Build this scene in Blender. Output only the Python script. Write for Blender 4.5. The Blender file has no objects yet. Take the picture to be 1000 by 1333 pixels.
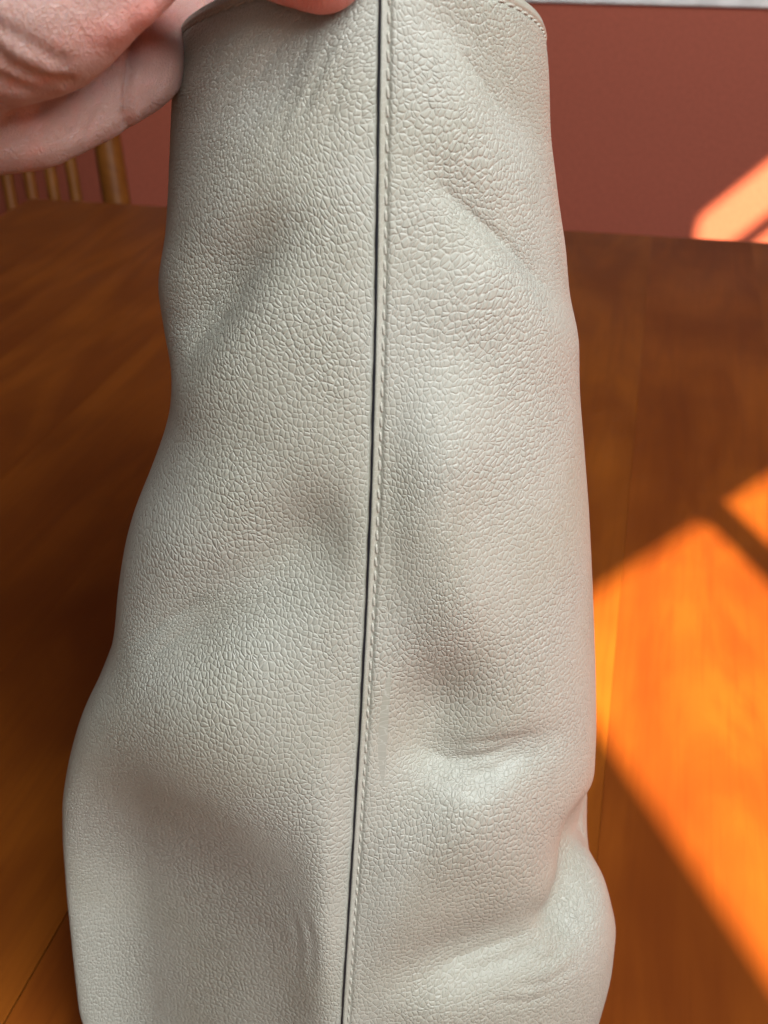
import bpy, bmesh, math, random
import numpy as np
from mathutils import Vector, Matrix

random.seed(7)
rng = np.random.default_rng(11)
SC = bpy.context.scene
COL = SC.collection
R = math.radians

# ------------------------------------------------------------------ camera, world, light, exposure
TABLE_Z = 0.75
CAM_H = 0.33                       # lens above the table top
PITCH = R(29.0)
F_PX = 1600.0                      # focal length in pixels of the 1000 x 1333 frame
CAM = np.array([0.0, 0.0, TABLE_Z + CAM_H])

cd = bpy.data.cameras.new('camera')
cam = bpy.data.objects.new('camera', cd); COL.objects.link(cam)
cam.location = CAM
cam.rotation_euler = (math.pi / 2 - PITCH, 0, 0)
cd.sensor_fit = 'VERTICAL'; cd.sensor_height = 36.0
cd.lens = F_PX / 1333.0 * 36.0
cd.clip_start = 0.01; cd.clip_end = 60
cd.dof.use_dof = True; cd.dof.focus_distance = 0.278; cd.dof.aperture_fstop = 30
SC.camera = cam

w = bpy.data.worlds.new('World'); SC.world = w; w.use_nodes = True
bg = w.node_tree.nodes['Background']
bg.inputs[0].default_value = (1.0, 0.93, 0.84, 1); bg.inputs[1].default_value = 0.07

def lamp(name, kind, loc, target, power, color, **kw):
    ld = bpy.data.lights.new(name, kind); ld.energy = power; ld.color = color
    for k, v in kw.items(): setattr(ld, k, v)
    o = bpy.data.objects.new(name, ld); COL.objects.link(o)
    o.location = loc
    d = Vector(target) - Vector(loc)
    o.rotation_euler = d.to_track_quat('-Z', 'Y').to_euler()
    return o

# low sunlight falling through the window behind the photographer
SUN_AT = (2.257, -7.410, 8.445 + CAM[2])
lamp('sunlight', 'SPOT', SUN_AT, (0.76, -0.703, 2.42), 66000, (1.0, 0.76, 0.50),
     spot_size=R(11), spot_blend=0.05, shadow_soft_size=0.034)
# window daylight from the right, then an added frontal fill without a window
lamp('daylight_and_fill', 'AREA', (0.54, -0.58, 1.93), (0.0, 0.25, 0.95), 48, (0.89, 0.96, 1.0),
     shape='RECTANGLE', size=0.9, size_y=0.9)
lamp('daylight_and_fill', 'AREA', (-0.10, -1.0, 1.45), (-0.02, 0.25, 0.95), 3.6, (1.0, 0.95, 0.88),
     shape='RECTANGLE', size=0.7, size_y=0.8)

vs = SC.view_settings
vs.view_transform = 'Standard'; vs.look = 'None'; vs.exposure = 0.0; vs.gamma = 1.0; vs.use_curve_mapping = False
SC.cycles.use_denoising = True

# ------------------------------------------------------------------ helpers
CP, SP = math.cos(PITCH), math.sin(PITCH)
def ray(x, y):
    a = (np.asarray(x, float) - 500) / F_PX; b = (667 - np.asarray(y, float)) / F_PX
    return np.stack([a, CP + b * SP, -SP + b * CP], -1)
def at(x, y, d):                   # point at optical depth d seen in direction (x, y)
    return CAM + ray(x, y) * d
def project(P):
    q = P - CAM
    depth = q[..., 1] * CP - q[..., 2] * SP
    up = q[..., 1] * SP + q[..., 2] * CP
    return 500 + F_PX * q[..., 0] / depth, 667 - F_PX * up / depth
def on_plane_z(x, y, z):
    r = ray(x, y); return CAM + r * ((z - CAM[2]) / r[2])

def tag(o, label=None, cat=None, group=None, kind=None):
    if label: o['label'] = label
    if cat: o['category'] = cat
    if group: o['group'] = group
    if kind: o['kind'] = kind
    return o
def link(name, me, mat=None, parent=None):
    o = bpy.data.objects.new(name, me); COL.objects.link(o)
    if mat is not None and not me.materials: me.materials.append(mat)
    if parent is not None: o.parent = parent
    return o
def empty(name, loc=(0, 0, 0), rz=0):
    o = bpy.data.objects.new(name, None); COL.objects.link(o)
    o.location = loc; o.rotation_euler = (0, 0, rz); o.empty_display_size = 0.05
    return o
def mesh_np(name, V, F, smooth=True):
    V = np.ascontiguousarray(V, dtype=np.float32).reshape(-1, 3); F = np.ascontiguousarray(F, dtype=np.int32)
    me = bpy.data.meshes.new(name); n = len(F); k = F.shape[1]
    me.vertices.add(len(V)); me.vertices.foreach_set('co', V.ravel())
    me.loops.add(n * k); me.loops.foreach_set('vertex_index', F.ravel())
    me.polygons.add(n); me.polygons.foreach_set('loop_start', np.arange(0, n * k, k, dtype=np.int32))
    me.update(calc_edges=True)
    me.polygons.foreach_set('use_smooth', np.full(n, smooth)); me.validate()
    return me
def grid_faces(nr, nc, flip=False, wrap=False):
    i = np.arange(nr - 1)[:, None]; j = np.arange(nc if wrap else nc - 1)[None, :]
    j2 = (j + 1) % nc
    a = i * nc + j; b = i * nc + j2; c = (i + 1) * nc + j2; d = (i + 1) * nc + j
    F = np.stack([a, b, c, d], -1).reshape(-1, 4)
    return F[:, ::-1] if flip else F
def bm_mesh(name, bm, smooth=False):
    me = bpy.data.meshes.new(name); bm.normal_update(); bm.to_mesh(me); bm.free()
    if smooth:
        for p in me.polygons: p.use_smooth = True
    return me
def box_mesh(name, lo, hi, bevel=0.0, seg=2):
    bm = bmesh.new(); lo = Vector(lo); hi = Vector(hi)
    M = Matrix.Translation((lo + hi) / 2) @ Matrix.Diagonal((*(hi - lo), 1))
    bmesh.ops.create_cube(bm, size=1, matrix=M)
    if bevel: bmesh.ops.bevel(bm, geom=bm.edges[:], offset=bevel, segments=seg, affect='EDGES', profile=0.5)
    return bm_mesh(name, bm)
def tube(name, pts, rad, n=14):
    pts = [Vector(p) for p in pts]; V = []
    for i, p in enumerate(pts):
        d = (pts[min(i + 1, len(pts) - 1)] - pts[max(i - 1, 0)]).normalized()
        ref = Vector((1, 0, 0)) if abs(d.x) < .9 else Vector((0, 1, 0))
        a = d.cross(ref).normalized(); b = d.cross(a)
        r = rad[i] if hasattr(rad, '__len__') else rad
        for k in range(n):
            t = 2 * math.pi * k / n; V.append(p + (a * math.cos(t) + b * math.sin(t)) * r)
    F = grid_faces(len(pts), n, wrap=True).tolist()
    F.append(list(range(n))[::-1]); F.append([(len(pts) - 1) * n + k for k in range(n)])
    me = bpy.data.meshes.new(name); me.from_pydata([tuple(v) for v in V], [], F); me.update()
    bm = bmesh.new(); bm.from_mesh(me); bmesh.ops.recalc_face_normals(bm, faces=bm.faces); bm.to_mesh(me); bm.free()
    for p in me.polygons: p.use_smooth = len(p.vertices) == 4
    return me

# ------------------------------------------------------------------ materials
class NT:
    def __init__(s, name):
        s.m = bpy.data.materials.new(name); s.m.use_nodes = True
        s.t = s.m.node_tree; s.b = s.t.nodes['Principled BSDF']
    def n(s, typ, **kw):
        o = s.t.nodes.new('ShaderNode' + typ)
        for k, v in kw.items():
            if k.startswith('i_'):
                key = k[2:]; key = int(key) if key.isdigit() else key.replace('_', ' ')
                o.inputs[key].default_value = v
            else: setattr(o, k, v)
        return o
    def l(s, a, b): s.t.links.new(a, b)
    def math(s, op, a, b=None, clamp=False):
        o = s.n('Math', operation=op); o.use_clamp = clamp
        for i, v in enumerate((a, b)):
            if v is None: continue
            if isinstance(v, (int, float)): o.inputs[i].default_value = v
            else: s.l(v, o.inputs[i])
        return o.outputs[0]
    def rng(s, v, a, b, c=0.0, d=1.0, smooth=True):
        o = s.n('MapRange', interpolation_type='SMOOTHSTEP' if smooth else 'LINEAR')
        o.inputs[1].default_value = a; o.inputs[2].default_value = b; o.inputs[3].default_value = c; o.inputs[4].default_value = d
        s.l(v, o.inputs[0]); return o.outputs[0]
    def mix(s, f, a, b, blend='MIX'):
        o = s.n('Mix', data_type='RGBA', blend_type=blend)
        if isinstance(f, (int, float)): o.inputs[0].default_value = f
        else: s.l(f, o.inputs[0])
        for i, v in ((6, a), (7, b)):
            if isinstance(v, tuple): o.inputs[i].default_value = (*v, 1) if len(v) == 3 else v
            else: s.l(v, o.inputs[i])
        return o.outputs[2]
    def set(s, **kw):
        for k, v in kw.items():
            s.b.inputs[k.replace('_', ' ')].default_value = v
        return s

def leather_material():
    s = NT('leather')
    uv = s.n('UVMap', uv_map='grain').outputs[0]
    # wander the cell borders so that they are not straight
    nz = s.n('TexNoise', noise_dimensions='2D'); nz.inputs['Scale'].default_value = 0.45; nz.inputs['Detail'].default_value = 1
    s.l(uv, nz.inputs['Vector'])
    sub = s.n('VectorMath', operation='SUBTRACT'); s.l(nz.outputs['Color'], sub.inputs[0]); sub.inputs[1].default_value = (.5, .5, .5)
    sc = s.n('VectorMath', operation='SCALE'); s.l(sub.outputs[0], sc.inputs[0]); sc.inputs['Scale'].default_value = 1.0
    add = s.n('VectorMath', operation='ADD'); s.l(uv, add.inputs[0]); s.l(sc.outputs[0], add.inputs[1])
    mpg = s.n('Mapping'); mpg.inputs['Scale'].default_value = (1.14, .90, 1); s.l(add.outputs[0], mpg.inputs[0])
    P = mpg.outputs[0]
    def edge(scale, rnd=1.0):
        v = s.n('TexVoronoi', voronoi_dimensions='2D', feature='DISTANCE_TO_EDGE')
        v.inputs['Scale'].default_value = scale; v.inputs['Randomness'].default_value = rnd
        s.l(P, v.inputs['Vector']); return v.outputs['Distance']
    SCALE = 0.92
    e1 = edge(SCALE, .92)
    def cells(feature):
        v = s.n('TexVoronoi', voronoi_dimensions='2D', feature=feature); v.inputs['Scale'].default_value = SCALE
        v.inputs['Randomness'].default_value = .92
        if feature == 'SMOOTH_F1': v.inputs['Smoothness'].default_value = .35
        s.l(P, v.inputs['Vector']); return v
    cell = cells('F1'); soft = cells('SMOOTH_F1')
    cr = s.n('SeparateColor'); s.l(cell.outputs['Color'], cr.inputs[0])
    dome = s.math('SUBTRACT', 1.0, s.math('MULTIPLY', soft.outputs['Distance'], soft.outputs['Distance']))
    h1 = s.rng(e1, 0.0, 0.25)
    big = s.n('TexNoise', noise_dimensions='2D'); big.inputs['Scale'].default_value = 0.045; big.inputs['Detail'].default_value = 2
    s.l(uv, big.inputs['Vector'])
    depth = s.rng(big.outputs[0], .35, .65, .78, 1.15)
    e2 = edge(0.26); h2 = s.rng(e2, 0.0, 0.05)
    fine = s.n('TexNoise', noise_dimensions='2D'); fine.inputs['Scale'].default_value = 3.6; fine.inputs['Detail'].default_value = 3
    s.l(uv, fine.inputs['Vector'])
    h = s.math('ADD', s.math('MULTIPLY', h1, .46), s.math('MULTIPLY', dome, .50))
    h = s.math('ADD', h, s.math('MULTIPLY', h2, .12))
    h = s.math('ADD', h, s.math('MULTIPLY', s.math('MULTIPLY', cr.outputs[0], .14), h1))
    h = s.math('MULTIPLY', h, depth)
    h = s.math('ADD', h, s.math('MULTIPLY', fine.outputs[0], 0.13))
    bp = s.n('Bump'); bp.inputs['Strength'].default_value = 1.0; bp.inputs['Distance'].default_value = 0.00025
    ga = s.n('Attribute', attribute_name='grain_amount').outputs['Fac']
    h = s.math('MULTIPLY', h, ga)
    s.l(h, bp.inputs['Height']); s.l(bp.outputs[0], s.b.inputs['Normal'])
    # dye: warm greige, slightly uneven, cells a touch different; crease highlights painted on top
    n2 = s.n('TexNoise', noise_dimensions='2D'); n2.inputs['Scale'].default_value = 0.022; n2.inputs['Detail'].default_value = 3
    s.l(uv, n2.inputs['Vector'])
    col = s.mix(s.rng(n2.outputs[0], .35, .65), (.270, .264, .213), (.298, .295, .250))
    col = s.mix(s.math('MULTIPLY', cr.outputs[1], 0.16), col, (.370, .362, .315))
    crease = s.math('SUBTRACT', 1.0, s.rng(e1, 0.015, 0.075))
    col = s.mix(s.math('MULTIPLY', crease, 0.50), col, (.43, .42, .365))  # bright highlight lines of the creases, put into the colour
    s.l(col, s.b.inputs['Base Color'])
    rg = s.math('ADD', 0.41, s.math('MULTIPLY', fine.outputs[0], 0.16))
    s.l(rg, s.b.inputs['Roughness'])
    s.set(Specular_IOR_Level=0.5, Sheen_Weight=0.04, Sheen_Roughness=0.3)
    return s.m
M_LEATHER = leather_material()

def plain(name, col, rough=.6, spec=.5, bump=None):
    s = NT(name); s.set(Base_Color=(*col, 1), Roughness=rough, Specular_IOR_Level=spec)
    tc = s.n('TexCoord').outputs['Object']
    nz = s.n('TexNoise'); nz.inputs['Scale'].default_value = bump[0] if bump else 40; nz.inputs['Detail'].default_value = 5
    s.l(tc, nz.inputs['Vector'])
    c = s.mix(s.rng(nz.outputs[0], .3, .7), tuple(v * .88 for v in col), tuple(min(1, v * 1.1) for v in col))
    s.l(c, s.b.inputs['Base Color'])
    if bump:
        bp = s.n('Bump'); bp.inputs['Strength'].default_value = bump[2]; bp.inputs['Distance'].default_value = bump[1]
        s.l(nz.outputs[0], bp.inputs['Height']); s.l(bp.outputs[0], s.b.inputs['Normal'])
    return s.m
M_EDGE = plain('edge_paint', (.012, .013, .018), .42, .4, (900, .0001, .3))
M_THREAD = plain('thread', (.335, .32, .27), .75, .2, (4000, .0001, .6))
M_LINING = plain('lining', (.05, .045, .04), .9, .1)
M_WALL = plain('wall_paint', (.40, .094, .053), .62, .35, (260, .0006, .25))
M_RAIL = plain('white_trim', (.86, .85, .82), .4, .5)
M_FLOOR = plain('floor_wood', (.16, .075, .03), .45, .4, (8, .0006, .2))
M_WINWALL = plain('window_wall_paint', (.30, .10, .06), .7, .3)

def wood(name, c0, c1, c2, rough, gscale=1.0, per_object=.25, coat=0.0):
    s = NT(name)
    tc = s.n('TexCoord').outputs['Object']
    oi = s.n('ObjectInfo')
    off = s.n('VectorMath', operation='ADD'); s.l(tc, off.inputs[0])
    mul = s.n('VectorMath', operation='SCALE'); mul.inputs[0].default_value = (3.1, 7.7, 1.3); s.l(oi.outputs['Random'], mul.inputs['Scale'])
    s.l(mul.outputs[0], off.inputs[1])
    mp = s.n('Mapping'); mp.inputs['Scale'].default_value = (17 * gscale, 2.8 * gscale, 17 * gscale); s.l(off.outputs[0], mp.inputs[0])
    n1 = s.n('TexNoise'); n1.inputs['Scale'].default_value = 1.0; n1.inputs['Detail'].default_value = 5; n1.inputs['Distortion'].default_value = 2.5
    s.l(mp.outputs[0], n1.inputs['Vector'])
    mp2 = s.n('Mapping'); mp2.inputs['Scale'].default_value = (420 * gscale, 14 * gscale, 420 * gscale); s.l(off.outputs[0], mp2.inputs[0])
    n2 = s.n('TexNoise'); n2.inputs['Scale'].default_value = 1.0; n2.inputs['Detail'].default_value = 3
    s.l(mp2.outputs[0], n2.inputs['Vector'])
    n3 = s.n('TexNoise'); n3.inputs['Scale'].default_value = 9 * gscale; n3.inputs['Detail'].default_value = 3
    s.l(off.outputs[0], n3.inputs['Vector'])
    c = s.mix(s.rng(n1.outputs[0], .30, .70), c0, c1)
    c = s.mix(s.math('MULTIPLY', s.rng(n2.outputs[0], .45, .75), .25), c, c2)
    c = s.mix(s.math('MULTIPLY', s.rng(n3.outputs[0], .42, .72), .55), c, c2)
    hsv = s.n('HueSaturation'); s.l(c, hsv.inputs['Color'])
    s.l(s.math('ADD', 1.0 - per_object / 2, s.math('MULTIPLY', oi.outputs['Random'], per_object)), hsv.inputs['Value'])
    s.l(s.math('ADD', .498, s.math('MULTIPLY', oi.outputs['Random'], .004)), hsv.inputs['Hue'])
    s.l(hsv.outputs[0], s.b.inputs['Base Color'])
    s.l(s.math('ADD', rough, s.math('MULTIPLY', n3.outputs[0], .12)), s.b.inputs['Roughness'])
    bp = s.n('Bump'); bp.inputs['Strength'].default_value = .25; bp.inputs['Distance'].default_value = .0003
    s.l(n2.outputs[0], bp.inputs['Height']); s.l(bp.outputs[0], s.b.inputs['Normal'])
    s.set(Specular_IOR_Level=.16, Coat_Weight=coat, Coat_Roughness=.2)
    return s.m
M_TABLE = wood('table_wood', (.138, .0320, .0036), (.205, .0525, .0050), (.100, .0212, .0026), .36, 1.0, .10, .0)
M_CHAIR = wood('chair_wood', (.150, .046, .007), (.195, .064, .010), (.105, .031, .005), .4, 1.4, .15)

def skin_material():
    s = NT('skin')
    tc = s.n('TexCoord').outputs['Object']
    n1 = s.n('TexNoise'); n1.inputs['Scale'].default_value = 45; n1.inputs['Detail'].default_value = 4
    s.l(tc, n1.inputs['Vector'])
    n2 = s.n('TexNoise'); n2.inputs['Scale'].default_value = 160; n2.inputs['Detail'].default_value = 3
    s.l(tc, n2.inputs['Vector'])
    att = s.n('Attribute', attribute_name='flush').outputs['Fac']
    c = s.mix(s.rng(n1.outputs[0], .32, .68), (.345, .212, .182), (.415, .280, .245))
    c = s.mix(s.math('MULTIPLY', s.rng(n2.outputs[0], .5, .75), .35), c, (.55, .24, .20))
    c = s.mix(att, c, (.62, .20, .165))
    s.l(c, s.b.inputs['Base Color'])
    # fine lines running across the fingers plus skin cells
    mp = s.n('Mapping'); mp.inputs['Rotation'].default_value = (.3, .5, .55); mp.inputs['Scale'].default_value = (1400, 260, 500); s.l(tc, mp.inputs[0])
    n3 = s.n('TexNoise'); n3.inputs['Scale'].default_value = 1; n3.inputs['Detail'].default_value = 3; n3.inputs['Distortion'].default_value = .8
    s.l(mp.outputs[0], n3.inputs['Vector'])
    v = s.n('TexVoronoi', feature='DISTANCE_TO_EDGE'); v.inputs['Scale'].default_value = 1500; s.l(tc, v.inputs['Vector'])
    h = s.math('ADD', s.math('MULTIPLY', s.rng(n3.outputs[0], .3, .7), .7), s.math('MULTIPLY', s.rng(v.outputs[0], 0, .2), .4))
    bp = s.n('Bump'); bp.inputs['Strength'].default_value = .8; bp.inputs['Distance'].default_value = .00024
    s.l(h, bp.inputs['Height']); s.l(bp.outputs[0], s.b.inputs['Normal'])
    s.set(Roughness=.46, Specular_IOR_Level=.45, Subsurface_Weight=.35, Subsurface_Radius=(1, .35, .2), Subsurface_Scale=.004)
    return s.m
M_SKIN = skin_material()
M_NAIL = plain('nail', (.62, .38, .32), .25, .5)

# ------------------------------------------------------------------ setting: floor, wall with chair rail, window wall
YAW = R(-12.2)                                            # wall and table run a little askew to the lens
ex = np.array([math.cos(YAW), math.sin(YAW), 0]); ey = np.array([-math.sin(YAW), math.cos(YAW), 0])
WALL0 = np.array([0.0, 1.8, 0.0])

fl = link('floor', box_mesh('floor', (-3.2, -2.6, -.05), (3.4, 3.2, 0)), M_FLOOR); tag(fl, kind='structure')

wl = link('wall', box_mesh('wall', (-3.0, 0, 0), (3.0, .12, 2.7)), M_WALL)
wl.location = WALL0; wl.rotation_euler = (0, 0, YAW); tag(wl, kind='structure')
def rail_mesh():
    prof = [(0, 0), (-.007, 0), (-.009, .002), (-.009, .040), (-.012, .046), (-.018, .052), (-.018, .062), (-.014, .068), (0, .068)]
    V = []; n = len(prof)
    for x in (-2.98, 2.98):
        V += [(x, p[0] - .001, p[1]) for p in prof]
    F = [[i, i + 1, n + i + 1, n + i] for i in range(n - 1)]
    me = bpy.data.meshes.new('chair_rail'); me.from_pydata(V, [], F); me.update()
    bm = bmesh.new(); bm.from_mesh(me); bmesh.ops.recalc_face_normals(bm, faces=bm.faces); bm.to_mesh(me); bm.free()
    return me
rl = link('chair_rail', rail_mesh(), M_RAIL, wl); rl.location = (0, 0, TABLE_Z + .1318)

# the window side behind the photographer: wall with two openings, set at 46 degrees (a bay)
BE = np.array([math.cos(R(46)), math.sin(R(46)), 0.0]); BN = np.array([-BE[1], BE[0], 0.0])
BAY = np.array([0.5195, -0.9553, 0.0])
def window_wall():
    es = [-1.9, -.086, .505, .98, 1.9]; zs = [0, TABLE_Z + .86, TABLE_Z + 1.702, TABLE_Z + 1.80, TABLE_Z + 2.136, 4.6]
    holes = {(1, 1), (2, 1), (2, 3)}
    bm = bmesh.new()
    for i in range(4):
        for j in range(5):
            if (i, j) in holes: continue
            lo = Vector((es[i], -.05, zs[j])); hi = Vector((es[i + 1], .0, zs[j + 1]))
            bmesh.ops.create_cube(bm, size=1, matrix=Matrix.Translation((lo + hi) / 2) @ Matrix.Diagonal((*(hi - lo), 1)))
    bmesh.ops.remove_doubles(bm, verts=bm.verts[:], dist=1e-5)
    # drop the inner faces shared by neighbouring blocks
    seen = {}
    for f in bm.faces: seen.setdefault(tuple(sorted(v.index for v in f.verts)), []).append(f)
    bm.faces.ensure_lookup_table()
    dead = [f for fs in seen.values() if len(fs) > 1 for f in fs]
    if dead: bmesh.ops.delete(bm, geom=dead, context='FACES')
    return bm_mesh('window_wall', bm)
ww = link('window_wall', window_wall(), M_WINWALL); ww.location = BAY; ww.rotation_euler = (0, 0, R(46)); tag(ww, kind='structure')
for lo, hi in tuple(((x, -.030, TABLE_Z + .86), (x + .016, -.020, TABLE_Z + 1.702)) for x in (.052, .220, .388, .556, .724)) + (
               ((.505, -.030, TABLE_Z + 2.030), (.98, -.020, TABLE_Z + 2.044)),):
    link('glazing_bar', box_mesh('glazing_bar', lo, hi), M_RAIL, ww)

# ------------------------------------------------------------------ dining table
E0 = on_plane_z(160, 266, TABLE_Z); E1 = on_plane_z(1000, 316, TABLE_Z)
edge_y = float((E0 - CAM) @ ey)                            # far edge in the table's own axes
J = on_plane_z(50, 1254, TABLE_Z); joint_x = float((J - CAM) @ ex)
tb = empty('dining_table', (0, 0, 0), YAW)
tag(tb, 'warm brown varnished wooden dining table under the grey leather bag', 'table')
BW = .0895; TT = .028
k0 = int(math.floor((-.62 - joint_x) / BW)); k1 = int(math.ceil((.75 - joint_x) / BW))
Y0T = -.42
for k in range(k0, k1):
    x0 = joint_x + k * BW; gap = .0010 if k in (0, -1) else .00025
    gl = .0003 if k == 0 else .00002; gr = .0003 if k == -1 else .00002
    me = box_mesh('board', (-(BW / 2) + gl, Y0T, -TT), (BW / 2 - gr, edge_y, 0), .00012, 1)
    o = link('board', me, M_TABLE, tb); o.location = (x0 + BW / 2, 0, TABLE_Z + random.uniform(-.0001, .0001))
XL, XR = joint_x + k0 * BW, joint_x + k1 * BW
for lo, hi in (((XL + .06, edge_y - .09, .63), (XR - .06, edge_y - .07, TABLE_Z - TT)), ((XL + .06, Y0T + .07, .63), (XR - .06, Y0T + .09, TABLE_Z - TT)),
               ((XL + .06, Y0T + .091, .63), (XL + .08, edge_y - .091, TABLE_Z - TT)), ((XR - .08, Y0T + .091, .63), (XR - .06, edge_y - .091, TABLE_Z - TT))):
    link('apron', box_mesh('apron', lo, hi, .002), M_TABLE, tb)
for sx in (XL + .115, XR - .115):
    for sy in (Y0T + .125, edge_y - .125):
        prof = [(0, .016), (.03, .020), (.10, .024), (.30, .029), (.45, .034), (.50, .027), (.53, .036), (.62, .036), (TABLE_Z - TT - .001, .036)]
        link('leg', tube('leg', [(sx, sy, z) for z, r in prof], [r for z, r in prof], 20), M_TABLE, tb)

# ------------------------------------------------------------------ spindle-back chair behind the table
def chair():
    RZ = R(24)
    base = CAM + ray(152, 262) * (1.50 / ray(152, 262)[1])  # the outer post where the table edge hides it
    root = empty('spindle_chair', (0, 0, 0), 0)
    tag(root, 'honey coloured wooden spindle back chair behind the table below the hand', 'chair')
    rec = R(15); W = .40
    # local frame: right post at x = 0, back reclining towards +y
    def p(x, z):                                           # on the reclined back, z above the seat
        return (x, math.tan(rec) * max(0, z - .46), z)
    def turned(x, z0, z1, r, bulge, name):
        zz = np.linspace(z0, z1, 9); rr = [r * (1 + bulge * math.sin(math.pi * t)) for t in np.linspace(0, 1, 9)]
        return link(name, tube(name, [p(x, z) for z in zz], rr, 14), M_CHAIR, root)
    turned(0, .462, .98, .0135, .25, 'post'); turned(-W, .462, .98, .0135, .25, 'post')
    for i in range(13):
        turned(-W * (i + 1.9) / 15.8, .462, .935, .0055, .35, 'spindle')
    pts = [(x, p(x, .955)[1] + .012 * math.sin(math.pi * -x / W), .955) for x in np.linspace(.02, -W - .02, 15)]
    V = []
    for q in pts:
        V += [(q[0], q[1] - .010, q[2] - .035), (q[0], q[1] + .010, q[2] - .035), (q[0], q[1] + .014, q[2] + .035), (q[0], q[1] - .006, q[2] + .035)]
    F = grid_faces(15, 4, wrap=True).tolist() + [[0, 1, 2, 3], [59, 58, 57, 56]]
    me = bpy.data.meshes.new('top_rail'); me.from_pydata(V, [], F); me.update()
    bm = bmesh.new(); bm.from_mesh(me); bmesh.ops.bevel(bm, geom=bm.edges[:], offset=.004, segments=2, affect='EDGES')
    bmesh.ops.recalc_face_normals(bm, faces=bm.faces); bm.to_mesh(me); bm.free()
    link('top_rail', me, M_CHAIR, root)
    bm = bmesh.new(); n = 40; ring = []
    for k in range(n):
        t = 2 * math.pi * k / n; c, s_ = math.cos(t), math.sin(t)
        ring.append(((-W / 2 + .23 * math.copysign(abs(c) ** .6, c)), -.19 + .21 * math.copysign(abs(s_) ** .6, s_)))
    a = [bm.verts.new((x, y, .425)) for x, y in ring]; b = [bm.verts.new((x, y, .462)) for x, y in ring]
    bm.faces.new(a[::-1]); bm.faces.new(b)
    for k in range(n): bm.faces.new((a[k], a[(k + 1) % n], b[(k + 1) % n], b[k]))
    bmesh.ops.bevel(bm, geom=[e for e in bm.edges if abs(e.verts[0].co.z - e.verts[1].co.z) < 1e-6], offset=.008, segments=3, affect='EDGES')
    link('seat', bm_mesh('seat', bm), M_CHAIR, root)
    for x, y, dx, dy in ((-.05, -.06, .04, .05), (-W + .05, -.06, -.04, .05), (-.05, -.33, .04, -.05), (-W + .05, -.33, -.04, -.05)):
        pts = [(x + dx * (1 - t), y + dy * (1 - t), .43 * t) for t in np.linspace(0, 1, 7)]
        link('leg', tube('leg', pts, [.011, .014, .017, .018, .017, .015, .013], 14), M_CHAIR, root)
    for y in (-.05, -.36):
        link('stretcher', tube('stretcher', [(-.03, y + .02, .2), (-W / 2, y + .02, .2), (-W + .03, y + .02, .2)], [.008, .011, .008], 12), M_CHAIR, root)
    q = Vector(p(0, float(base[2]))); q.rotate(Matrix.Rotation(RZ, 3, 'Z'))
    root.location = (base[0] - q.x, base[1] - q.y, 0); root.rotation_euler = (0, 0, RZ)
chair()

# ------------------------------------------------------------------ the handbag
ZT = CAM[2] - .018                                          # rim at the seam
ZB = TABLE_Z + .0005
LEAN = .022 / .236
D_SIL = .040
def y_face(z): return .229 - LEAN * (CAM[2] - .026 - z)
def on_face(x, y, off):
    r = ray(x, y)                                          # y = y_face(z) + off
    c0 = .229 - LEAN * (CAM[2] - .026) + off
    k = (c0 + LEAN * CAM[2]) / (r[..., 1] - LEAN * r[..., 2])
    return CAM + r * k[..., None]
LEFT = np.array([(252, 30), (240, 50), (233, 78), (228, 120), (225, 200), (221, 280), (213, 350), (208, 405), (211, 450), (221, 490), (225, 515), (217, 560),
    (200, 610), (182, 660), (166, 710), (151, 770), (139, 840), (126, 880), (107, 930), (92, 985), (82, 1040), (81, 1100), (85, 1180), (92, 1260), (100, 1333), (118, 1380)], float)
RIGHT = np.array([(700, 40), (707, 65), (713, 110), (718, 200), (724, 255), (735, 320), (742, 400), (750, 480), (757, 560), (764, 650), (769, 750), (773, 860),
    (774, 930), (771, 1000), (767, 1040), (776, 1068), (786, 1090), (796, 1130), (800, 1190), (795, 1240), (778, 1300), (752, 1340), (705, 1385)], float)
SEAM = np.array([(497, -30), (497, 0), (496, 60), (494, 150), (493, 250), (492, 350), (490.5, 420), (488, 520), (484.5, 650), (478, 800), (470, 950), (461, 1100), (450, 1270), (446, 1333), (436, 1550)], float)
def table_of(pts, off):
    P = on_face(pts[:, 0], pts[:, 1], off); o = np.argsort(P[:, 2]); return P[o, 2], P[o, 0]
zl, xl = table_of(LEFT, D_SIL); zr, xr = table_of(RIGHT, D_SIL); zs_, xs_ = table_of(SEAM, 0.0)
ZG = np.linspace(TABLE_Z - .03, CAM[2] + .03, 1500)
def smooth_tab(z, x, sig):
    y = np.interp(ZG, z, x); k = int(sig / (ZG[1] - ZG[0]) * 3); t = np.arange(-k, k + 1) * (ZG[1] - ZG[0])
    g = np.exp(-.5 * (t / sig) ** 2); g /= g.sum()
    return np.convolve(np.pad(y, k, mode='edge'), g, 'valid')
XLg = smooth_tab(zl, xl, .0035); XRg = smooth_tab(zr, xr, .0028); XSg = smooth_tab(zs_, xs_, .010)

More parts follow.
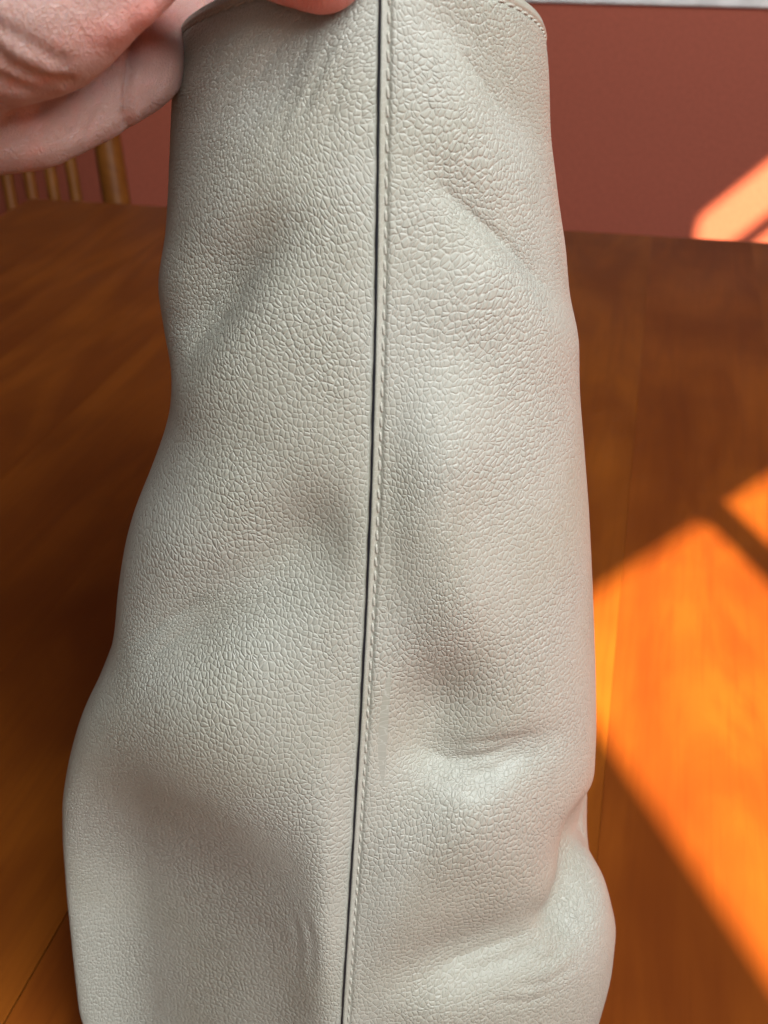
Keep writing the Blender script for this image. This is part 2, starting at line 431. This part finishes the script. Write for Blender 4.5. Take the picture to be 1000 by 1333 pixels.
def seg_dist(px, py, pts):
    """signed distance (left of travel is negative in image space) and position 0..1 along a polyline"""
    pts = np.array(pts, float); L = np.hypot(*(pts[1:] - pts[:-1]).T); cum = np.concatenate([[0], np.cumsum(L)])
    best = np.full(px.shape, 1e9); sgn = np.zeros(px.shape); tt = np.zeros(px.shape)
    for i in range(len(pts) - 1):
        a = pts[i]; d = (pts[i + 1] - a) / L[i]
        u = (px - a[0]) * d[0] + (py - a[1]) * d[1]; uc = np.clip(u, 0, L[i])
        dx = px - a[0] - uc * d[0]; dy = py - a[1] - uc * d[1]; dd = np.hypot(dx, dy)
        m = dd < best
        best = np.where(m, dd, best); sgn = np.where(m, np.sign(d[0] * dy - d[1] * dx), sgn); tt = np.where(m, (cum[i] + uc) / cum[-1], tt)
    return best * sgn, tt
def ridge(px, py, pts, amp, s_up, s_dn=None, fade=.18):
    d, t = seg_dist(px, py, pts); s_dn = s_dn or s_up
    s = np.where(d < 0, s_up, s_dn)
    end = np.clip(t / fade, 0, 1) * np.clip((1 - t) / fade, 0, 1) if fade > 0 else 1.0
    if fade > 0: end = end * end * (3 - 2 * end)
    return amp * np.exp(-(d / s) ** 2) * end
def bump(px, py, cx, cy, sx, sy, amp, rot=0):
    c, s = math.cos(R(rot)), math.sin(R(rot)); u = (px - cx) * c + (py - cy) * s; v = -(px - cx) * s + (py - cy) * c
    return amp * np.exp(-(u / sx) ** 2 - (v / sy) ** 2)

def wavy(px, py, cx, cy, rx, ry, ang, wl, amp):
    c, s = math.cos(R(ang)), math.sin(R(ang)); u = (px - cx) * c + (py - cy) * s; v = -(px - cx) * s + (py - cy) * c
    ph = v / wl * 2 * math.pi + 1.3 * np.sin(u / 47.0) + .9 * np.sin(v / 31.0)
    return amp * np.sin(ph) * np.exp(-(u / rx) ** 2 - (v / ry) ** 2)

def sstep(x, a, b):
    t = np.clip((x - a) / (b - a), 0, 1); return t * t * (3 - 2 * t)
def dents_left(px, py):                                     # millimetres outward
    d = 0
    d = d + ridge(px, py, [(410, 250), (300, 360), (240, 432), (160, 560)], -5.5, 38, 46, .48)
    d = d + ridge(px, py, [(180, 520), (215, 420), (225, 300)], 1.4, 40, 40, .4)
    d = d + ridge(px, py, [(490, 630), (405, 705), (325, 770), (245, 815), (150, 855), (60, 885)], -5.0, 70, 60, .42)
    d = d + bump(px, py, 392, 700, 60, 66, -1.8, -20)
    d = d + ridge(px, py, [(120, 735), (230, 675), (340, 570)], 1.3, 70, 60, .4)
    d = d + ridge(px, py, [(70, 950), (150, 975), (250, 1020), (335, 1075), (400, 1140), (425, 1230), (425, 1400)], 4.0, 170, 120, .32)
    d = d + ridge(px, py, [(290, 190), (350, 110), (440, -40)], -1.4, 32, 32, .35)
    d = d + bump(px, py, 400, -25, 95, 48, -3.2)
    return d
def dents_right(px, py):
    d = 0
    d = d + ridge(px, py, [(530, -40), (640, 100), (720, 240)], -1.6, 40, 32, .35)
    d = d + ridge(px, py, [(520, 190), (640, 300), (770, 450)], -1.4, 34, 16, .35)
    d = d + ridge(px, py, [(560, 300), (690, 395), (790, 500)], 1.4, 40, 70, .35)
    d = d + ridge(px, py, [(585, 440), (562, 680), (590, 800), (625, 930)], 3.4, 60, 55, .35)
    d = d + bump(px, py, 572, 948, 62, 82, -6.6, 12)
    d = d + ridge(px, py, [(500, 970), (560, 1000), (620, 1010), (680, 985), (760, 938)], -2.8, 26, 18, .38)
    d = d + ridge(px, py, [(550, 1025), (620, 1042), (710, 1002)], 1.5, 28, 70, .4)
    d = d + ridge(px, py, [(680, 1010), (545, 1130), (470, 1290)], 2.0, 60, 60, .35)
    d = d + ridge(px, py, [(800, 1010), (766, 1095), (764, 1170), (740, 1213), (680, 1241), (600, 1262), (480, 1290)], -3.6, 40, 46, .25)
    d = d + ridge(px, py, [(800, 1015), (772, 1085), (764, 1150), (745, 1205), (700, 1235)], -5.0, 24, 18, .2)
    d = d + ridge(px, py, [(840, 1100), (785, 1205), (710, 1268), (600, 1300)], 0.9, 30, 40, .35)
    d = d + bump(px, py, 572, 1310, 52, 40, 1.5)
    return d
def wrinkles_left(px, py):
    d = 0
    for x0, y0, x1, y1, a in ((412, 28, 340, 165, -.55), (440, 35, 385, 170, -.5), (380, 30, 306, 135, -.5), (350, 28, 272, 112, -.42), (322, 26, 262, 88, -.35), (458, 60, 420, 190, -.35), (398, 95, 352, 210, -.4), (300, 40, 255, 70, -.3)):
        xm, ym = (x0 + x1) / 2 + random.uniform(-6, 6), (y0 + y1) / 2 + random.uniform(-6, 6)
        d = d + ridge(px, py, [(x0, y0), (xm, ym), (x1, y1)], a * .7, 5.5, 7.5, .3)
    for pts, a in (([(150, 850), (200, 812), (262, 780)], -.45), ([(168, 872), (215, 838), (268, 812)], -.35), ([(395, 1180), (408, 1230), (404, 1300)], -.5), ([(378, 1190), (390, 1240), (384, 1300)], -.35), ([(222, 470), (250, 432), (290, 400)], -.4), ([(215, 440), (240, 410), (268, 380)], -.3)):
        d = d + ridge(px, py, pts, a, 6, 7, .35)
    return d
def wrinkles_right(px, py):
    d = 0
    for pts, a in (([(535, 985), (590, 1008), (650, 992), (712, 958)], -.6), ([(590, 990), (650, 972), (722, 955)], -.4), ([(600, 1026), (650, 1008), (696, 980)], -.55), ([(560, 1020), (610, 1034), (650, 1022)], -.4),
                   ([(560, 228), (620, 282), (690, 345)], -.5), ([(600, 262), (660, 312), (735, 400)], -.45), ([(600, 60), (640, 110), (668, 160)], -.45),
                   ([(540, 1285), (640, 1258), (720, 1226)], -.5), ([(590, 1288), (660, 1268), (735, 1236)], -.5),
                   ([(690, 1262), (720, 1258), (752, 1232)], -.5), ([(660, 1290), (715, 1282), (765, 1250)], -.5), ([(620, 1308), (690, 1305), (752, 1280)], -.4)):
        d = d + ridge(px, py, pts, a, 5.5, 6.5, .35)
    return d
def push_left(px, py):                                      # millimetres away from the viewer
    d, t = seg_dist(px, py, [(-150, 920), (60, 945), (150, 970), (250, 1015), (330, 1070), (392, 1140), (412, 1240), (405, 1420)])
    return 34 * sstep(d, -110, 330)
def push_right(px, py):
    d, t = seg_dist(px, py, [(480, 1290), (600, 1264), (680, 1243), (740, 1215), (775, 1160)])
    return 3.2 * np.exp(-(np.minimum(d, 0) / 75) ** 2 - (np.maximum(d, 0) / 24) ** 2) * sstep(t, 0, .5)
def crowd_left(px, py):                                     # how the grain is squeezed: (dx, dy) in millimetres
    out = []
    for cx, cy, ang, rl, rw, a in ((345, 90, -58, 150, 95, 21.0), (250, 400, -50, 90, 50, 5.0), (240, 820, -28, 110, 40, 5.0), (395, 1200, 75, 120, 40, 5.0), (300, 1080, 25, 110, 40, 3.0)):
        out.append((cx, cy, ang, rl, rw, a))
    return squeeze(px, py, out)
def crowd_right(px, py):
    out = []
    for cx, cy, ang, rl, rw, a in ((640, 305, 40, 110, 28, 3.6), (560, 700, 82, 150, 45, 5.0), (620, 1000, -14, 100, 35, 6.0), (700, 1255, -18, 120, 45, 6.0), (650, 110, 55, 90, 40, 3.6), (720, 300, 82, 160, 40, 4.0), (540, 1150, 112, 120, 45, 4.0)):
        out.append((cx, cy, ang, rl, rw, a))
    return squeeze(px, py, out)
def squeeze(px, py, feats):
    gx = np.zeros(px.shape); gy = np.zeros(px.shape)
    for cx, cy, ang, rl, rw, a in feats:
        c, s = math.cos(R(ang)), math.sin(R(ang)); u = (px - cx) * c + (py - cy) * s; v = -(px - cx) * s + (py - cy) * c
        q = a * np.tanh(v / rw) * np.exp(-(u / rl) ** 2) * np.exp(-(v / (rw * 3)) ** 2)
        gx += -s * q; gy += c * q
    return gx, gy

def soften(a, sig):
    k = int(sig * 3); t = np.arange(-k, k + 1); g = np.exp(-.5 * (t / sig) ** 2); g /= g.sum()
    for axis in (0, 1):
        pad = [(0, 0), (0, 0)]; pad[axis] = (k, k)
        b = np.pad(a, pad, mode='edge'); out = np.zeros_like(a)
        for i, w_ in enumerate(g):
            sl = [slice(None)] * 2; sl[axis] = slice(i, i + a.shape[axis]); out += w_ * b[tuple(sl)]
        a = out
    return a
NF, NB, NR = 210, 56, 600
def panel(side):
    """front of the bag from the seam round one side to the back seam; side -1 left, +1 right"""
    v = np.linspace(0, 1, NR)
    # dense section, resampled by arc length
    ph = np.linspace(0, math.pi / 2, 160); n = 2.25
    sx = np.sin(ph) ** (2 / n); sy = 1 - np.cos(ph) ** (2 / n)
    q = np.linspace(0, 1, 60)[1:]
    top_drop = None
    base = np.zeros((NR, NF + NB, 3)); ax = np.zeros((NR, NF + NB))
    for it in range(2):
        for i in range(NR):
            # rim falls away towards the corner: height depends on how far round we are
            z_nom = ZB + v[i] * (ZT - ZB)
            xs = np.interp(z_nom, ZG, XSg); xe = np.interp(z_nom - .0220 * v[i] ** 10, ZG, XLg if side < 0 else XRg)
            wd = abs(xe - xs)
            fb = min(1.0, (z_nom - ZB) / .016); rnd = 1 - (1 - math.sqrt(max(0, 1 - (1 - fb) ** 2))) * .22   # rounded foot
            wd *= rnd
            hfrac = v[i]
            L = .24 - .03 * hfrac
            pinch = (.30 * hfrac ** 2) if side < 0 else .22 * hfrac ** 2
            X1 = wd * sx; Y1 = D_SIL * sy * rnd
            X2 = wd * (1 - (pinch + .03) * np.sin(q * math.pi / 2) ** 1.2); Y2 = D_SIL * rnd + q * L
            Xb = X2[-1]; ph2 = np.linspace(0, math.pi / 2, 40)[1:]
            X3 = Xb * np.cos(ph2); Y3 = Y2[-1] + .03 * np.sin(ph2)
            X = np.concatenate([X1, X2, X3]); Y = np.concatenate([Y1, Y2, Y3])
            s = np.concatenate([[0], np.cumsum(np.hypot(np.diff(X), np.diff(Y)))])
            sf = s[159] * 1.12
            a = np.concatenate([np.linspace(0, sf, NF), sf + (s[-1] - sf) * (np.linspace(0, 1, NB + 1)[1:] ** 1.3)])
            Xi = np.interp(a, s, X); Yi = np.interp(a, s, Y)
            # rim height lowers round the corner
            k = np.clip(Xi / max(wd, 1e-6), 0, 1); far = np.clip((Yi - D_SIL * .55) / (D_SIL * .5), 0, 1)
            drop = .0220 * (np.clip(a / s[159], 0, 1) ** 1.25)
            z = z_nom - drop * v[i] ** 10
            base[i, :, 0] = xs + side * Xi; base[i, :, 1] = y_face(z_nom) + Yi; base[i, :, 2] = z
            ax[i] = a
        break
    du = np.gradient(base, axis=1); dv = np.gradient(base, axis=0)
    N = np.cross(du, dv) * side; N /= np.linalg.norm(N, axis=-1, keepdims=True) + 1e-12
    px, py = project(base)
    d = (dents_left if side < 0 else dents_right)(px, py)
    Lf = ax[:, NF - 1:NF]
    fade = 1 - np.clip((ax - Lf * .95) / .05, 0, 1)          # the unseen flanks stay plain
    d = soften(d * fade, 3.0) + (wrinkles_left if side < 0 else wrinkles_right)(px, py) * fade
    # seam relief
    mm = ax * 1000
    if side > 0:
        rel = .28 * np.exp(-(mm / 5.0) ** 2) - .58 * np.exp(-((mm - 1.38) / .42) ** 2)
        d = d * (1 - np.exp(-(mm / 5) ** 2)) + rel
        d_edge = rel
    else:
        d = d * (1 - np.exp(-(mm / 5) ** 2)) - .34 * np.exp(-(mm / 3.2) ** 2)
    # hem groove under the rim
    hz = (ZT - ZB) * (1 - v[:, None]) * 1000
    d = d - .40 * np.exp(-((hz - 2.2) / .6) ** 2) + .25 * np.exp(-((hz - .9) / .7) ** 2)
    pos = base + N * (d / 1000)[..., None]
    psh = soften((push_left if side < 0 else push_right)(px, py), 16.0 if side < 0 else 5.0) * (1 - np.exp(-(mm / 9) ** 2)) * (1 - sstep(ax / Lf, .50, 1.0)) * sstep(v, 0, .03)[:, None]
    pos[..., 1] += psh / 1000
    # grain coordinates in millimetres, squeezed at wrinkles
    gx, gy = (crowd_left if side < 0 else crowd_right)(px, py)
    size = (1.30 - .32 * v)[:, None]                        # the hide's grain is coarser towards the base
    run = np.cumsum((ZT - ZB) * 1000 / NR / size, axis=0)
    gu = side * mm / size + gx * fade + 400; gv = run + np.zeros_like(mm) - gy * fade
    # roll the rim inwards
    rows = [pos]; g_u = [gu]; g_v = [gv]
    up = np.array([0, 0, 1.0])
    for ang, in ((35,), (75,), (115,), (160,)):
        c, s_ = math.cos(R(ang)), math.sin(R(ang)); r_ = .0009
        rows.append((pos[-1] - N[-1] * r_ * (1 - c) + up * r_ * s_)[None]); g_u.append(gu[-1:]); g_v.append(gv[-1:] + ang * .02)
    rows.append((pos[-1] - N[-1] * .0019 - up * .010)[None]); g_u.append(gu[-1:]); g_v.append(gv[-1:] + 13)
    A = np.concatenate(rows, 0); gu = np.concatenate(g_u, 0); gv = np.concatenate(g_v, 0)
    # wrap the cut edge downwards at the seam (first column)
    Nn = np.concatenate([N, np.repeat(N[-1:], 5, 0)], 0)
    first = A[:, :1] - Nn[:, :1] * .0016
    if side < 0:                                           # the under-lap below the other panel
        first = A[:, :1] - Nn[:, :1] * .0003 + np.array([.006, 0, 0])
    A = np.concatenate([first, A], 1); gu = np.concatenate([gu[:, :1] - side * 1.6, gu], 1); gv = np.concatenate([gv[:, :1], gv], 1)
    nr, nc = A.shape[:2]
    F = grid_faces(nr, nc, flip=(side < 0))
    name = 'left_panel' if side < 0 else 'right_panel'
    me = mesh_np(name, A, F)
    uvl = me.uv_layers.new(name='grain')
    idx = np.empty(len(me.loops), np.int32); me.loops.foreach_get('vertex_index', idx)
    uv = np.stack([gu.ravel()[idx], gv.ravel()[idx]], -1).astype(np.float32)
    uvl.data.foreach_set('uv', uv.ravel())
    amt = 1 - .92 * np.exp(-(mm / (1.9 if side > 0 else 1.0)) ** 6) - .25 * np.exp(-(mm / 9.0) ** 2)
    amt = np.clip(amt, .05, 1) * (1 - .8 * np.exp(-(hz / 2.4) ** 4))
    amt = np.concatenate([amt, np.repeat(amt[-1:], 5, 0)], 0); amt = np.concatenate([amt[:, :1], amt], 1)
    at_ = me.attributes.new('grain_amount', 'FLOAT', 'POINT'); at_.data.foreach_set('value', amt.astype(np.float32).ravel())
    return me, pos, N, ax

bag = empty('handbag', (0, .25, TABLE_Z))
tag(bag, 'upright pebbled light grey leather handbag seen from its end with a dark edged seam', 'handbag')
def bagpart(name, me, mat, parent=bag):
    o = link(name, me, mat, parent)
    return o
meL, posL, NL, axL = panel(-1); meR, posR, NRm, axR = panel(1)
for me in (meL, meR):
    me.transform(Matrix.Translation((0, -.25, -TABLE_Z)))
lp = bagpart('side_panel', meL, M_LEATHER); lp['label'] = 'left half of the bag, slumped with a deep hollow near the base'
rp = bagpart('side_panel', meR, M_LEATHER); rp['label'] = 'right half of the bag with a raised stitched dark edge'
OFF = np.array([0, .25, TABLE_Z])

# dark painted cut edge of the overlapping panel
def edge_bead():
    P = posR[:, 0]; N = NRm[:, 0]; T = np.gradient(P, axis=0); T /= np.linalg.norm(T, axis=1, keepdims=True)
    S = np.cross(N, T); S *= np.sign(S[:, :1] + 1e-9)      # towards +x
    wob = .00004 * np.sin(np.arange(len(P)) * .11) + .00004 * np.sin(np.arange(len(P)) * .37)
    ring = [(-.00004, .00004), (-.00024, .00000), (-.00040, -.00014), (-.00049, -.00045), (-.00046, -.0012), (-.00005, -.0016)]
    V = np.stack([P + S * (s + (wob[:, None] if s < -.0002 else 0.0)) + N * n_ for s, n_ in ring], 1)
    F = grid_faces(V.shape[0], V.shape[1])
    me = mesh_np('painted_edge', V - OFF, F); bm = bmesh.new(); bm.from_mesh(me)
    bmesh.ops.recalc_face_normals(bm, faces=bm.faces); bm.to_mesh(me); bm.free()
    return me
bagpart('painted_edge', edge_bead(), M_EDGE)

# stitches: one short thread mesh shared by all
def thread_mesh():
    n = 9; m = 8; V = []
    for i in range(n):
        t = i / (n - 1) * 2 - 1; r = .00024 * math.sqrt(max(0.02, 1 - t ** 6)); dip = -.00030 * abs(t) ** 3
        for k in range(m):
            a = 2 * math.pi * k / m; V.append((t * .00134, r * math.cos(a) * 1.15, r * math.sin(a) + dip))
    F = grid_faces(n, m, wrap=True).tolist() + [list(range(m))[::-1], [(n - 1) * m + k for k in range(m)]]
    me = bpy.data.meshes.new('stitch'); me.from_pydata(V, [], F); me.update()
    for p in me.polygons: p.use_smooth = True
    me.materials.append(M_THREAD); return me
TH = thread_mesh()
def row_line(pos, N, ax, mm):
    P = np.empty((pos.shape[0], 3)); Q = np.empty_like(P)
    for i in range(pos.shape[0]):
        for c in range(3):
            P[i, c] = np.interp(mm / 1000, ax[i], pos[i, :, c]); Q[i, c] = np.interp(mm / 1000, ax[i], N[i, :, c])
    return P, Q
def sew(P, N, pitch, parent, lift=.00026, scale=1.0, slant=7, skip_hidden=True):
    L = np.concatenate([[0], np.cumsum(np.linalg.norm(np.diff(P, axis=0), axis=1))])
    for s in np.arange(pitch * .6, L[-1] - pitch * .5, pitch):
        s += random.uniform(-.00008, .00008)
        p = np.array([np.interp(s, L, P[:, c]) for c in range(3)]); p2 = np.array([np.interp(s + .0005, L, P[:, c]) for c in range(3)])
        n = np.array([np.interp(s, L, N[:, c]) for c in range(3)])
        if skip_hidden:
            x, y = project(p)
            if y > 1400 or y < -60 or p[1] > .31: continue
        t = Vector(p2 - p).normalized(); n = Vector(n); b = n.cross(t).normalized(); n = t.cross(b)
        M = Matrix((t, b, n)).transposed().to_4x4()
        M = Matrix.Translation(Vector(p - OFF) + n * lift) @ M @ Matrix.Rotation(R(slant + random.uniform(-3, 3)), 4, 'Z') @ Matrix.Diagonal((scale, 1, 1, 1))
        o = bpy.data.objects.new('stitch', TH); COL.objects.link(o); o.parent = parent; o.matrix_local = M
P, Q = row_line(posR, NRm, axR, 1.38)
sew(P, Q, .0031, rp, lift=.00020, slant=6, scale=.90)
ir = int(NR * (1 - 2.2 / ((ZT - ZB) * 1000)))
for pos, N, par in ((posR, NRm, rp), (posL, NL, lp)):
    sew(pos[ir, 12:NF], N[ir, 12:NF], .0027, par, scale=.92)

# dark mouth of the bag, set below the rim
def mouth():
    i = int(NR * .972); a = posL[i, 2:][::-1]; b = posR[i, 2:]
    ring = np.concatenate([a, b], 0); c = ring.mean(0); c = np.array([.0, .36, c[2] - .012])
    V = np.concatenate([c[None], c + (ring - c) * np.array([.5, .5, .5]), c + (ring - c) * .985], 0); n = len(ring)
    F = [[0, 1 + k, 1 + (k + 1) % n] for k in range(n)] + [[1 + k, 1 + n + k, 1 + n + (k + 1) % n, 1 + (k + 1) % n] for k in range(n)]
    me = bpy.data.meshes.new('lining'); me.from_pydata((V - OFF).tolist(), [], F); me.update(); return me
bagpart('lining', mouth(), M_LINING)
def foot():
    a = posL[0, 1:][::-1]; b = posR[0, 1:]; ring = np.concatenate([a, b], 0); ring[:, 2] = ZB; c = np.array([-.01, .36, ZB]); n = len(ring)
    me = bpy.data.meshes.new('base_panel'); me.from_pydata((np.concatenate([c[None], ring]) - OFF).tolist(), [], [[0, 1 + (k + 1) % n, 1 + k] for k in range(n)]); me.update(); return me
bagpart('base_panel', foot(), M_LINING)

# ------------------------------------------------------------------ the hand
def hand():
    mm_ = .001
    chains = [
        # forearm, wrist, palm heel
        [(-2300, 60, .170, 40), (-1500, 20, .180, 38), (-760, -20, .192, 30), (-470, -30, .200, 26), (-250, -20, .206, 25), (-90, -30, .204, 23), (10, -52, .197, 22.2)],
        [(-760, 10, .196, 28), (-420, 60, .206, 22), (-220, 110, .208, 18), (-90, 150, .206, 11.5)],
        # thumb
        [(10, -52, .197, 22.2), (110, -76, .196, 15.5), (205, -100, .198, 11.4), (310, -98, .2045, 9.6), (375, -66, .2080, 9.4), (418, -50, .2090, 9.0)],
        # index
        [(-180, 140, .214, 14), (-60, 155, .219, 11.2), (40, 147, .224, 10.7), (110, 119, .229, 10.2), (172, 84, .234, 10.0), (210, 58, .249, 9.2), (234, 32, .266, 8.4), (248, 15, .282, 7.6), (258, 5, .294, 6.6)],
        # middle
        [(-150, 60, .222, 13), (-20, 55, .236, 10), (70, 30, .244, 9.6), (130, 0, .254, 9.4), (165, -25, .270, 8.8), (185, -35, .290, 8), (195, -40, .304, 7)],
        # ring
        [(-160, -50, .232, 13), (-30, -45, .242, 10), (60, -70, .252, 9.2), (120, -100, .262, 9), (155, -120, .278, 8.4), (170, -130, .294, 7.4), (178, -130, .306, 6.6)],
        # little
        [(-180, -150, .236, 12), (-50, -150, .246, 8.8), (50, -170, .252, 8.2), (125, -195, .260, 8), (165, -210, .272, 7.2), (185, -215, .286, 6.4)],
        # back of the hand
        [(-330, -40, .215, 22), (-170, -60, .226, 20), (-170, 40, .218, 18)],
    ]
    bm = bmesh.new()
    for ch in chains:
        pts = [(at(x, y, d), r * mm_) for x, y, d, r in ch]
        for (a, ra), (b, rb) in zip(pts[:-1], pts[1:]):
            L = np.linalg.norm(b - a); n = max(2, int(L / .0025))
            for k in range(n + 1):
                t = k / n; p = a + (b - a) * t; r = ra + (rb - ra) * t
                bmesh.ops.create_icosphere(bm, subdivisions=3 if r > .014 else 2, radius=r, matrix=Matrix.Translation(p))
    me = bm_mesh('hand', bm)
    tmp = bpy.data.objects.new('hand_form', me); COL.objects.link(tmp)
    md = tmp.modifiers.new('r', 'REMESH'); md.mode = 'VOXEL'; md.voxel_size = .0011; md.use_smooth_shade = True
    sm = tmp.modifiers.new('s', 'SMOOTH'); sm.factor = .5; sm.iterations = 9
    dg = bpy.context.evaluated_depsgraph_get(); dg.update()
    out = bpy.data.meshes.new_from_object(tmp.evaluated_get(dg))
    bpy.data.objects.remove(tmp)
    out.name = 'hand'
    nv = len(out.vertices); V = np.empty(nv * 3, np.float32); out.vertices.foreach_get('co', V); V = V.reshape(-1, 3).astype(float)
    Nn = np.empty(nv * 3, np.float32); out.vertices.foreach_get('normal', Nn); Nn = Nn.reshape(-1, 3).astype(float)
    px, py = project(V); view = CAM - V; view /= np.linalg.norm(view, axis=1, keepdims=True)
    face = np.clip((Nn * view).sum(1) * 1.6 + .2, 0, 1)
    dep = (V - CAM) @ np.array([0, CP, -SP])
    d = np.zeros(nv)
    fing = np.clip((dep - .204) / .006, 0, 1)
    d += ridge(px, py, [(172, 30), (170, 90), (168, 150), (165, 190)], -2.0, 5, 6, .05) * fing           # joint crease of the index finger
    d += ridge(px, py, [(172, 55), (196, 95), (222, 100)], -.5, 8) * fing
    for dx, a in ((-22, -.5), (-40, -.45), (-62, -.4), (-85, -.5), (-110, -.4)):
        d += ridge(px, py, [(165 + dx, 80), (160 + dx * 1.15, 130), (140 + dx * 1.4, 190)], a, 5) * fing
    for pts, a, s_ in (([(-40, 40), (15, 90), (60, 110), (115, 112)], -1.4, 9), ([(-40, 85), (10, 112), (50, 128), (90, 125)], -1.5, 9),
                       ([(-30, 20), (40, 60), (100, 92)], -.7, 9), ([(-30, 130), (30, 150), (70, 138)], -1.0, 8)):
        d += ridge(px, py, pts, a, s_) * (1 - fing * .6)
    d += bump(px, py, 190, 20, 24, 22, 1.2) + bump(px, py, 150, 40, 22, 20, .8)
    V2 = V + Nn * (d * face * .001)[:, None]
    # keep the fingers on the outside of the bag front: flatten the thumb pad against the leather
    out.vertices.foreach_set('co', V2.astype(np.float32).ravel())
    fl_ = (np.exp(-((px - 400) / 110) ** 2 - ((py - 5) / 60) ** 2) * .75 + .55 * np.exp(-((px - 195) / 38) ** 2 - ((py - 18) / 34) ** 2) + .35 * np.exp(-((px - 140) / 45) ** 2 - ((py - 50) / 30) ** 2)).clip(0, 1)
    at_ = out.attributes.new('flush', 'FLOAT', 'POINT'); at_.data.foreach_set('value', fl_.astype(np.float32))
    out.update()
    for p in out.polygons: p.use_smooth = True
    out.materials.clear()
    o = link('hand', out, M_SKIN)
    tag(o, 'hand pinching the top of the bag with thumb in front and fingers behind', 'hand')
    # thumb nail
    bm = bmesh.new(); bmesh.ops.create_uvsphere(bm, u_segments=24, v_segments=12, radius=1)
    c = at(408, -56, .2008); ax_ = Vector(at(425, -50, .2005) - at(375, -66, .1995)).normalized(); nrm = Vector(CAM - c).normalized()
    b = nrm.cross(ax_).normalized(); nrm = ax_.cross(b)
    M = Matrix.Translation(c) @ Matrix((ax_, b, nrm)).transposed().to_4x4() @ Matrix.Diagonal((.0070, .0055, .0012, 1))
    bmesh.ops.transform(bm, matrix=M, verts=bm.verts)
    link('thumb_nail', bm_mesh('thumb_nail', bm, True), M_NAIL, o)
hand()
